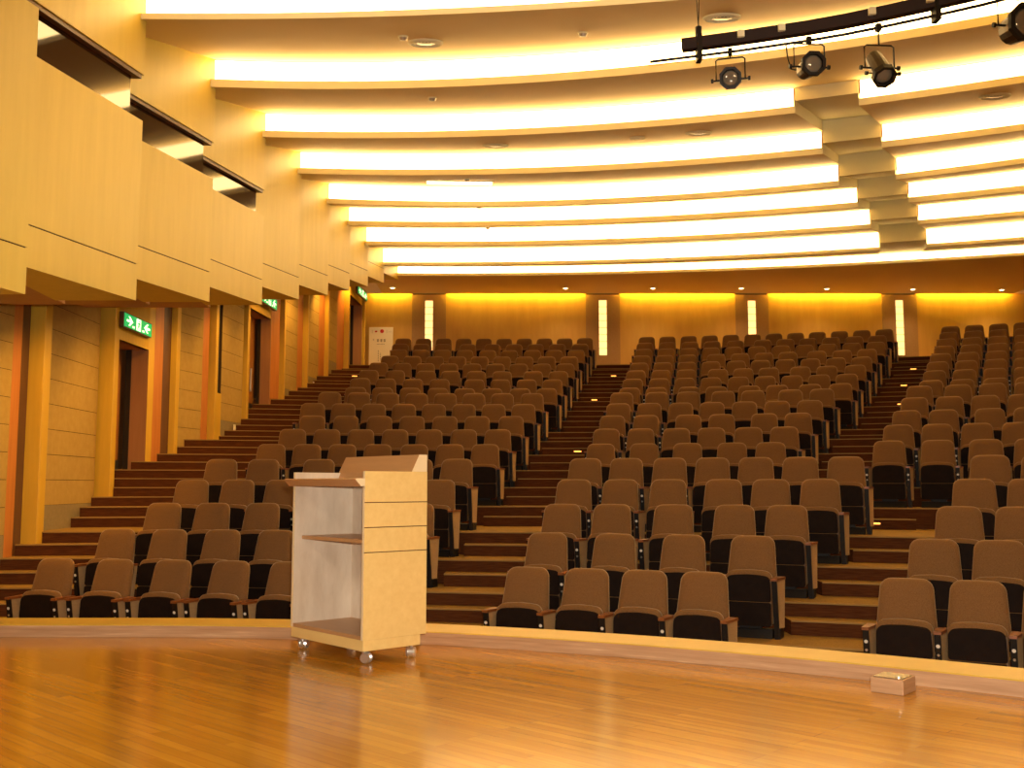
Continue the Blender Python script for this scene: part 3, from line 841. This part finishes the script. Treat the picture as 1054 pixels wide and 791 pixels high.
# emergency exit signs
def exit_sign(a, b_, z0, z1, label):
    u_ = (b_ - a); L = u_.length; u_.normalize()
    t = thing('exit_sign', ((a + b_) / 2).to_3d() + Vector((0, 0, z0)), label, 'exit sign', math.atan2(u_.y, u_.x), 'green exit signs over the side doors')
    H = z1 - z0; hl = L / 2
    MB().box(-hl, hl, -.05, .02, 0, H).build('sign_box', M['dark_wood_and_shade'], t, bevel=.006)
    MB().box(-hl + .02, hl - .02, -.056, -.05, .018, H - .018).build('sign_face', M['exit_green'], t)
    y = -.060
    def poly(pts, nm):
        pts3 = [(p[0] * L, y, H / 2 + p[1] * H) for p in pts]
        MB().loft([[(p[0], y, p[2]) for p in pts3], [(p[0], y + .004, p[2]) for p in pts3]]).build(nm, M['exit_white'], t)
    for s, cx in ((1, -.30), (-1, .30)):           # the two arrows point at the middle
        poly([(cx - .11 * s, -.07), (cx + .02 * s, -.07), (cx - .055 * s, -.30), (cx - .005 * s, -.30), (cx + .10 * s, 0), (cx - .005 * s, .30), (cx - .055 * s, .30), (cx + .02 * s, .07), (cx - .11 * s, .07)], 'arrow')
        poly([(cx + .16 * s, -.34), (cx + .09 * s, -.34), (cx + .09 * s, -.22), (cx + .16 * s, -.22)], 'symbol_bar')
    dr = MB()                                      # doorway with running figure
    dr.box(-.075 * L, .075 * L, y, y + .004, H * .12, H * .88)
    dr.build('doorway_symbol', M['exit_white'], t)
    rf = MB()
    y2 = y - .004
    def q(pts):
        p3 = [(p[0] * L, y2, H / 2 + p[1] * H) for p in pts]
        rf.loft([p3, [(p[0], y2 + .003, p[2]) for p in p3]])
    q([(.018 + .016 * math.cos(a_), .24 + .055 * math.sin(a_)) for a_ in [PI / 4 * j for j in range(8)]])
    q([(-.016, .16), (.026, .16), (.016, -.04), (-.02, -.04)])
    q([(-.016, -.02), (.016, -.04), (.05, -.18), (.038, -.21)])
    q([(-.02, -.02), (.0, -.04), (-.03, -.30), (-.055, -.28)])
    q([(.02, .15), (.055, .05), (.045, .02), (.015, .09)])
    q([(-.012, .15), (-.05, .06), (-.04, .03), (-.004, .10)])
    rf.build('running_figure', M['exit_green'], t)
a, b_ = wp(116.0, 15.45), wp(146.0, 16.7)
o_ = Vector((.05, 0, 0))
exit_sign(a + o_, b_ + o_, at_d(122.5, 337.5, 15.55).z, at_d(122.5, 321.5, 15.55).z, 'green lit exit sign over the nearest side door')
a, b_ = wp(261, 21.1), wp(277.3, 22.3)
exit_sign(a + o_, b_ + o_, at_d(277, 320.5, 22.3).z, at_d(277, 309, 22.3).z, 'green lit exit sign over second side door, half hidden by veneer panels')
a, b_ = wp(362.5, 28.2), wp(372.5, 29.5)
exit_sign(a + o_, b_ + o_, at_d(367, 306, 28.8).z, at_d(367, 298, 28.8).z, 'small green lit exit sign in the far corner beside rear wall')

def plate(x, y, d, label, xo=.012):
    p = at_d(x, y, d)
    t = thing('wall_socket', p + Vector((xo, 0, -.06)), label, 'wall socket', PI / 2, 'socket plates on the side wall')
    MB().box(-.07, .07, -.012, .0, 0, .12).build('plate', M['tag'], t, bevel=.003)
    MB().box(-.03, .03, -.016, -.012, .03, .09).build('insert', M['lip'], t)
plate(238.5, 440.5, 20.0, 'white socket plate on grey wainscot beside the second side door', .05)
plate(320.5, 395.5, 25.1, 'small white socket plate low on side wall near the top stairs', .05)

# ================================================================== rear wall
bw = MB()
pil = [(424, 459), (603, 638), (757, 791), (908, 944)]
PX = [(ray(a_, 330)[0] * BACK, ray(b2, 330)[0] * BACK) for a_, b2 in pil]
zc = CZ[9][2] + CAM_H
zf = floor_h(19) - .3
edges = [-5.6] + [v for p in PX for v in p] + [16.6]
for x0, x1 in zip(edges[0::2], edges[1::2]):
    bw.box(x0, x1, BACK, BACK + .12, zf, zc + .36, 0)
struct(bw.build('wall_back', [M['backwall']]))
SLY = [(309.5, 349), (309, 366), (309.5, 345.5), (309, 367)]
for q, (x0, x1) in enumerate(PX):
    cx = (x0 + x1) / 2; wS = .118
    z1 = at_d(500, SLY[q][0], BACK).z; z0 = at_d(500, SLY[1][1], BACK).z
    pm = MB()
    pm.box(x0, cx - wS, BACK - .03, BACK + .12, zf, zc); pm.box(cx + wS, x1, BACK - .03, BACK + .12, zf, zc)
    pm.box(cx - wS, cx + wS, BACK - .03, BACK + .12, zf, z0); pm.box(cx - wS, cx + wS, BACK - .03, BACK + .12, z1, zc)
    struct(pm.build('wall_back_pilaster', M['pilaster']))
    wn = MB(); nb = 8
    for j in range(nb):
        za = z0 + (z1 - z0) * j / nb; zb_ = z0 + (z1 - z0) * (j + 1) / nb
        wn.box(cx - wS + .004, cx + wS - .004, BACK + .0, BACK + .06, za + .008, zb_ - .008, 0)
    wn.box(cx - wS, cx + wS, BACK + .01, BACK + .05, z0, z1, 1)
    struct(wn.build('window_%d' % (q + 5), [M['slit'], M['slit_joint']]))
# concealed wall washers along the head of the rear wall, one per bay
WL = ['far left bay', 'second bay from left', 'middle bay', 'fourth bay from left', 'far right bay']
for q, (x0, x1) in enumerate(zip(edges[0::2], edges[1::2])):
    x0 = max(x0, -4.25); x1 = min(x1, 15.0)
    wl = MB(); wl.box(x0 + .05, x1 - .05, BACK - .20, BACK - .10, zc + .10, zc + .14)
    o = wl.build('wall_washer', M['wash'])
    tag(o, 'yellow light strip along ceiling edge of rear wall, %s' % WL[q], 'ceiling light', 'yellow wall washers along the rear wall')
sl = MB(); sl.box(-5.6, 16.0, BACK - .24, BACK - .20, zc, zc + .35); sl.box(-5.6, 16.0, BACK - .24, BACK + .12, zc + .33, zc + .37)
struct(sl.build('trim_%d' % tn, M['backsoffit'])); tn += 1

# poster board leaning at the rear wall
pa, pb_ = at_d(380, 337, BACK - .25), at_d(404.5, 337, BACK - .25)
pw = pb_.x - pa.x; pz0 = floor_h(19); ph = pa.z - pz0
t = thing('poster_stand', (pa.x + pw / 2, BACK - .25, pz0), 'white poster board with red emblems standing in the rear left corner', 'poster')
MB().box(-pw / 2, pw / 2, 0, .03, .02, ph).build('board', M['white_paper'], t, bevel=.004)
MB().box(-pw / 2, pw / 2, -.04, .14, 0, .03).build('foot', M['grey_metal'], t)
pr = MB()
def dot(mb, cx, cz, r):
    pts = [(cx + r * math.cos(2 * PI * j / 14), -.004, cz + r * math.sin(2 * PI * j / 14)) for j in range(14)]
    mb.loft([pts, [(p[0], 0, p[2]) for p in pts]])
dot(pr, .03, ph - .12, .058)
pr.loft([[(-.19, -.004, ph - .15), (-.13, -.004, ph - .15), (-.09, -.004, ph - .11), (-.14, -.004, ph - .12)], [(-.19, 0, ph - .15), (-.13, 0, ph - .15), (-.09, 0, ph - .11), (-.14, 0, ph - .12)]])
dot(pr, -.15, ph - .13, .03)
pr.build('red_emblems', M['print_red'], t)
pk = MB()
for sx in (-.26, .17): pk.box(sx - .008, sx + .008, -.003, 0, ph - .18, ph - .08)
for sx in (.24, .29): pk.box(sx - .02, sx + .02, -.003, 0, ph - .15, ph - .135)
pk.box(-.24, -.20, -.003, 0, ph - .40, ph - .35)
pk.build('pale_print', M['print_pale'], t)
ti = MB()
for cx in (-.09, .01, .11):                        # three title characters
    for dz in (-.03, 0, .03): ti.box(cx - .032, cx + .032, -.003, 0, ph - .40 + dz - .006, ph - .40 + dz + .006)
    ti.box(cx - .006, cx + .006, -.003, 0, ph - .445, ph - .355)
for j in range(6): ti.box(-.12 + j * .04, -.095 + j * .04, -.003, 0, ph - .515, ph - .50)
for j in range(7): ti.box(-.085, -.06, -.003, 0, ph - .72 - j * .05, ph - .70 - j * .05)
for j in range(5): ti.box(-.02, .0, -.003, 0, ph - .80 - j * .05, ph - .78 - j * .05)
ti.build('title_print', M['print_dark'], t)

# ================================================================== ceiling fittings
def soffit_at(x, y, k):
    """point on the sloping soffit between cove k-1 and cove k seen at a pixel"""
    g, e = ray(x, y)
    d = COVE[k][0]
    for _ in range(40):
        X = g * d
        da = cove_pt(k - 1, X, LIP).y; db = cove_pt(k, X).y
        za, zb_ = CZ[k - 1][2], CZ[k][0]
        u_ = min(1.0, max(0.0, (d - da) / (db - da)))
        h = za + (zb_ - za) * u_
        d = .5 * d + .5 * h / e
    return Vector((g * d, d, h + CAM_H)), math.atan2(zb_ - za, db - da)
def diffuser(x, y, k, r, label):
    p, tilt = soffit_at(x, y, k)
    t = thing('air_diffuser', p, label, 'air vent', 0, 'round slotted air diffusers in the ceiling')
    t.rotation_euler = (tilt, 0, 0)
    rim = MB()
    def rg(rad, z): return [(rad * math.cos(2 * PI * j / 24), rad * math.sin(2 * PI * j / 24), z) for j in range(24)]
    rim.loft([rg(r, -.002), rg(r, -.02), rg(r * .86, -.035), rg(r * .84, -.006)], close=False)
    rim.build('rim', M['lip'], t, smooth=False)
    co = MB(); co.loft([rg(r * .84, -.004), rg(r * .55, -.022), rg(r * .2, -.03)])
    co.build('core', M['grey_metal'], t)
    fi = MB()
    for j in range(20):
        a_ = 2 * PI * j / 20
        fi.hexa([(r * .84 * math.cos(a_ + s), r * .84 * math.sin(a_ + s), -.006) for s in (-.05, .05)] + [(r * .6 * math.cos(a_ + s), r * .6 * math.sin(a_ + s), -.02) for s in (.05, -.05)] +
                [(r * .84 * math.cos(a_ + s), r * .84 * math.sin(a_ + s), -.022) for s in (-.05, .05)] + [(r * .6 * math.cos(a_ + s), r * .6 * math.sin(a_ + s), -.034) for s in (.05, -.05)])
    fi.build('fins', M['lip'], t)
diffuser(438, 43, 2, .20, 'round air diffuser in ceiling near the left, between first and second glowing strips')
diffuser(743, 17, 2, .20, 'round air diffuser above the left end of the lighting bar')
diffuser(510, 149, 4, .20, 'round air diffuser left of centre, between third and fourth glowing strips')
diffuser(719, 136, 4, .20, 'round air diffuser below the leftmost stage spotlight')
diffuser(1024, 98, 4, .20, 'round air diffuser at far right beyond the slanting ceiling band')
diffuser(656, 141, 4, .12, 'small round ceiling vent just left of diffuser below the leftmost spotlight')
for (x, y, k, lab) in ((600, 33, 2, 'small smoke detector between the first two glowing strips, nearest stage'), (415, 37, 2, 'small smoke detector beside the leftmost round air diffuser'),
                  (445, 100, 3, 'small smoke detector between second and third glowing strips'), (481, 184, 5, 'small smoke detector in ceiling above fifth glowing strip'),
                  (493, 212, 6, 'small smoke detector in ceiling above sixth glowing strip'), (502, 234, 7, 'small smoke detector in ceiling above seventh glowing strip')):
    p, tilt = soffit_at(x, y, k)
    t = thing('smoke_detector', p, lab, 'smoke detector', 0, 'smoke detectors on the stepped ceiling')
    t.rotation_euler = (tilt, 0, 0)
    def rg(rad, z): return [(rad * math.cos(2 * PI * j / 14), rad * math.sin(2 * PI * j / 14), z) for j in range(14)]
    MB().loft([rg(.055, -.001), rg(.055, -.02)]).build('base', M['lip'], t)
    MB().loft([rg(.048, -.02), rg(.04, -.045), rg(.015, -.05)]).build('sensor', M['grey_metal'], t)
# bare tube fitting on the fifth soffit
p0, tl = soffit_at(438, 186, 5); p1, _ = soffit_at(508, 186, 5)
t = thing('tube_light', (p0 + p1) / 2, 'short bright fluorescent tube fitting under the ceiling above fifth glowing strip', 'ceiling light', math.atan2(p1.y - p0.y, p1.x - p0.x))
L_ = (p1 - p0).length / 2
MB().box(-L_, L_, -.03, .03, -.03, .012).build('housing', M['lip'], t)
MB().tube([(-L_ + .03, 0, -.05), (L_ - .03, 0, -.05)], .02, 10).build('tube', M['tube'], t)
# downlights in the flat rear soffit
nm = ['over the poster corner', 'left of the second lit slit window', 'right of the second lit slit window', 'left of the third lit slit window', 'between the third and fourth lit slit windows', 'above the fourth lit slit window', 'near the right edge']
for (x, y), w_ in zip(((404, 296), (582, 296.5), (672, 296.5), (763, 296.5), (851, 297), (939.5, 297.5), (1031, 298)), nm):
    p = at_h(x, y, zc)
    t = thing('downlight', p, 'small recessed downlight in flat rear ceiling, ' + w_, 'ceiling light', 0, 'downlights in the flat rear ceiling')
    def rg(rad, z): return [(rad * math.cos(2 * PI * j / 16), rad * math.sin(2 * PI * j / 16), z) for j in range(16)]
    MB().loft([rg(.10, -.001), rg(.10, -.018), rg(.07, -.022), rg(.066, -.004)], close=False).build('bezel', M['lip'], t)
    MB().loft([rg(.066, -.004), rg(.045, -.028), rg(.02, -.034)]).build('lamp', M['bulb'], t)
# amber step lights set in the stair risers
k_ = 0
for i, ax, fr_, w_ in ((18, 1, .35, 'nearest the second lit slit window'), (17, 1, .5, 'below the topmost one'), (14, 1, .3, 'halfway up'), (9, 1, .6, 'lower down'),
                 (17, 2, .45, 'topmost'), (15, 2, .4, 'second from top'), (13, 2, .55, 'third from top'), (9, 2, .75, 'halfway up'), (5, 2, .45, 'nearest the stage'), (17, 0, .55, 'near the top')):
    Lx, Mx, Rx = ROWS[i - 1][4:7]
    lo_, hi_ = ((wall_x(row_d(i, -5)), Lx[0] - .34), (Lx[-1] + .36, Mx[0] - .34), (Mx[-1] + .36, Rx[0] - .34))[ax]
    x = lo_ + (hi_ - lo_) * fr_
    y = front(i + 1, x, .31); z = (floor_h(i) + floor_h(i + 1)) / 2 - .06
    t = thing('step_light', (x, y, z), 'amber step light in the %s stairs, %s' % (('left', 'centre', 'right')[ax], w_), 'step light', math.atan(row_s(i, x)), 'amber step lights in the aisle stairs')
    MB().box(-.075, .075, -.012, .0, -.018, .018).build('housing', M['black'], t)
    MB().box(-.065, .065, -.016, -.011, -.011, .011).build('lamp', M['step_bulb'], t)

# ================================================================== lighting bar and stage spotlights
HT = 3.92 + CAM_H
bar = [at_h(x, y, HT) for x, y in ((702, 47), (760, 39.5), (830, 29), (870, 22), (918, 12), (963, 2))]
bar += [at_h(1010, -9, HT), at_h(1060, -22, HT), at_h(1120, -40, HT)]
M['bar_metal'] = mat('dark_bar_metal', (.025, .014, .014), 0.5, spec=.3)
M['spot_body'] = mat('spotlight_body_metal', (.055, .032, .014), 0.4, .5)
t = thing('lighting_bar', bar[0].copy(), 'curved dark lighting bar with thin pipe hung under the ceiling', 'lighting bar')
o0 = bar[0]
bm_ = MB(); hh_ = .052
L0 = [p - o0 for p in bar]
nrm = []
for j in range(len(L0)):
    d = (L0[min(j + 1, len(L0) - 1)] - L0[max(j - 1, 0)]); d.normalize(); nrm.append(Vector((-d.y, d.x, 0)))
rings = [[p - n_ * .04 + Vector((0, 0, -hh_)), p + n_ * .04 + Vector((0, 0, -hh_)), p + n_ * .04 + Vector((0, 0, hh_)), p - n_ * .04 + Vector((0, 0, hh_))] for p, n_ in zip(L0, nrm)]
bm_.loft(rings); bm_.build('cable_trunking', M['bar_metal'], t)
PIPE = -hh_ - .062
pp_ = [L0[0] + (L0[0] - L0[1]).normalized() * .29] + L0
MB().tube([p + Vector((0, 0, PIPE)) for p in pp_], .014, 8).build('pipe', M['black'], t)
def on_bar(px):
    best = None
    for j in range(len(bar) - 1):
        a_, b2 = bar[j], bar[j + 1]
        for q in range(21):
            p = a_.lerp(b2, q / 20); xx = 527 + F_PX * p.x / (p.y * math.cos(TH) + (p.z - CAM_H) * math.sin(TH))
            if best is None or abs(xx - px) < best[0]: best = (abs(xx - px), p, (b2 - a_).normalized())
    return best[1], best[2]
for px in (718, 964):
    p, d = on_bar(px); p = p - o0
    h_ = MB(); h_.box(p.x - .022, p.x + .022, p.y - .05, p.y + .05, p.z + PIPE - .05, p.z + hh_ + .02)
    h_.tube([(p.x, p.y, p.z + hh_), (p.x, p.y, p.z + hh_ + .10)], .03, 8)
    for s in (-.03, .03): h_.tube([(p.x, p.y, p.z + hh_ + .1), (p.x + s, p.y, p.z + .85)], .004, 5)
    h_.build('hanger', M['black'], t)
for px in (762, 806, 898, 959):
    p, d = on_bar(px); p = p - o0; n_ = Vector((d.y, -d.x, 0))
    q = p + n_ * .05
    MB().box(q.x - .028, q.x + .028, q.y - .02, q.y + .015, q.z - .015, q.z + .045).build('socket_box', M['lip'], t)

def spotlight(px, py, rpx, tilt, yaw, label, form):
    p, d = on_bar(px)
    hook = p + Vector((0, 0, PIPE))
    R = .095 * rpx / 11.0
    zc_ = at_d(px, py, hook.y).z - hook.z
    t = thing('stage_spotlight', hook, label, 'spotlight', yaw, 'stage spotlights hung from the lighting bar')
    # clamp
    c = MB(); c.box(-.02, .02, -.022, .022, -.03, .03); c.tube([(0, 0, -.03), (0, 0, zc_ + R + .10)], .007, 6)
    c.build('clamp', M['black'], t)
    # yoke
    w_ = R + .03; y0 = zc_
    yk = MB(); yk.tube([(-w_, 0, y0), (-w_, 0, y0 + R + .085), (-w_ + .02, 0, y0 + R + .10), (w_ - .02, 0, y0 + R + .10), (w_, 0, y0 + R + .085), (w_, 0, y0)], .007, 6)
    yk.build('yoke', M['black'], t)
    Rm = Matrix.Translation((0, 0, zc_)) @ Matrix.Rotation(tilt, 4, 'X')     # lamp axis -Y (to the stage), tilted down
    def rg(rad, y, nseg=16, ph=0): return [tuple(Rm @ Vector((rad * math.cos(2 * PI * j / nseg + ph), y, rad * math.sin(2 * PI * j / nseg + ph)))) for j in range(nseg)]
    L_ = .30 if form == 'long' else .22
    b2 = MB(); b2.loft([rg(R * .45, L_ * .62), rg(R * .72, L_ * .55), rg(R * .80, L_ * .1), rg(R * .84, -L_ * .35)])
    b2.build('body', M['spot_body'], t, smooth=False)
    bz = MB(); bz.loft([rg(R * .86, -L_ * .30, 8, PI / 8), rg(R * 1.06, -L_ * .34, 8, PI / 8), rg(R * 1.06, -L_ * .52, 8, PI / 8), rg(R * .80, -L_ * .52, 8, PI / 8), rg(R * .76, -L_ * .40, 8, PI / 8)], close=False)
    bz.build('bezel', M['black'], t)
    ln = MB(); ln.loft([rg(R * .80, -L_ * .40), rg(R * .6, -L_ * .45), rg(R * .25, -L_ * .475)])
    ln.build('lens', M['lens'], t, smooth=True)
    for s in (-1, 1):
        MB().tube([(s * (R * .8), 0, zc_), (s * (w_ + .022), 0, zc_), (s * (w_ + .024), 0, zc_), (s * (w_ + .045), 0, zc_)], [.009, .009, .02, .02], 8).build('knob', M['black'], t)
        if form == 'long':
            MB().tube([tuple(Rm @ Vector((s * R * .7, -.09, 0))), tuple(Rm @ Vector((s * (R + .03), -.09, 0))), tuple(Rm @ Vector((s * (R + .032), -.09, 0))), tuple(Rm @ Vector((s * (R + .055), -.09, 0)))], [.007, .007, .018, .018], 8).build('knob', M['black'], t)
    if form == 'cord':
        MB().tube([tuple(Rm @ Vector((0, L_ * .6, 0))), (-.12, .12, zc_ + .03), (-.17, .06, zc_ + .12), (-.2, 0, zc_ + .2)], .006, 6).build('cord', M['black'], t)
M['lens'] = mat('spotlight_lens', (.22, .19, .15), 0.08, .3, spec=.9)
spotlight(751, 82, 11, math.radians(14), math.radians(-14), 'leftmost brown stage spotlight hanging from the bar', 'short')
spotlight(831, 69, 12, math.radians(6), math.radians(4), 'dark octagonal stage spotlight, second from left on the bar', 'cord')
spotlight(903, 70, 11, math.radians(52), math.radians(4), 'long stage spotlight tilted steeply down, third from left on the bar', 'long')
spotlight(1046, 27, 17, math.radians(5), math.radians(6), 'large dark stage spotlight at the right end of the bar', 'short')

# ================================================================== the rest of the shell (beside and behind the view)
rw = MB(); rw.box(16.2, 16.4, -4.6, BACK + .1, floor_h(1), 7.6); struct(rw.build('wall_right', M['maple']))
sw = MB(); sw.box(-6.9, 16.4, -4.8, -4.6, floor_h(1), 7.6); struct(sw.build('wall_stage', M['maple']))
ow = MB(); ow.box(-7.1, -6.9, -4.6, BACK + .1, floor_h(1), 7.6); struct(ow.build('wall_left_outer', M['reveal']))
tp = MB(); tp.box(-7.1, 16.4, -4.8, BACK + .2, 7.6, 7.7); struct(tp.build('ceiling_slab', M['reveal']))

# ================================================================== lights
def area(name, loc, target, sx, sy, power, col):
    L = bpy.data.lights.new(name, 'AREA'); L.shape = 'RECTANGLE'; L.size = sx; L.size_y = sy; L.energy = power; L.color = col
    o = bpy.data.objects.new(name, L); COL.objects.link(o); o.location = loc
    d = Vector(target) - Vector(loc); o.rotation_euler = d.to_track_quat('-Z', 'Y').to_euler()
    return o
area('stage_fill_left', (-3.6, .8, 5.2), (-1.2, 7.6, .6), 2.2, .5, 85, (1, .84, .62))  # unseen fill lamps added to brighten the lectern and stage floor
area('stage_fill_right', (3.0, 1.2, 5.2), (0, 7.6, .6), 2.2, .5, 85, (1, .74, .42))
def spot(name, loc, target, power, col, ang=1.6, blend=.6, r=.05):
    L = bpy.data.lights.new(name, 'SPOT'); L.energy = power; L.color = col; L.spot_size = ang; L.spot_blend = blend; L.shadow_soft_size = r
    o = bpy.data.objects.new(name, L); COL.objects.link(o); o.location = loc
    d = Vector(target) - Vector(loc); o.rotation_euler = d.to_track_quat('-Z', 'Y').to_euler()
# the photographer's flash
spot('camera_flash', (.05, -.05, CAM_H + .12), (0, 10, CAM_H - .4), 1000, (1, .90, .74), 1.3, .4, .03)
# amber downlights under the side ledges
for k in range(1, 10):
    d_ = ZK[k] - .1
    spot('ledge_downlight', (XEND[k] - 1.15, d_, HB[k] - .02), (XEND[k] - 2.2, d_ + 1.0, HB[k] - 2.6), 130 if k < 5 else 85, (1, .52, .10), 2.0, .8)
for x, y in ((404, 296), (582, 296.5), (672, 296.5), (763, 296.5), (851, 297), (939.5, 297.5), (1031, 298)):
    p = at_h(x, y, zc)
    spot('rear_downlight', (p.x, p.y, zc - .05), (p.x, p.y - .6, 0), 90, (1, .66, .26), 2.3, .8)
w = bpy.data.worlds.new('World'); S.world = w; w.use_nodes = True
w.node_tree.nodes['Background'].inputs['Color'].default_value = (1, .6, .25, 1)
w.node_tree.nodes['Background'].inputs['Strength'].default_value = 0.02

# ================================================================== camera
cam = bpy.data.cameras.new('camera'); co_ = bpy.data.objects.new('camera', cam); COL.objects.link(co_)
cam.sensor_width = 36.0; cam.lens = 36.0 * F_PX / 1054.0
cam.clip_start = .05; cam.clip_end = 200
co_.location = (0, 0, CAM_H); co_.rotation_euler = (PI / 2 + TH, 0, 0)
S.camera = co_
vs = S.view_settings
S.display_settings.display_device = 'sRGB'
vs.view_transform = 'Standard'; vs.look = 'None'; vs.gamma = 1.0; vs.use_curve_mapping = False
vs.exposure = 0.25
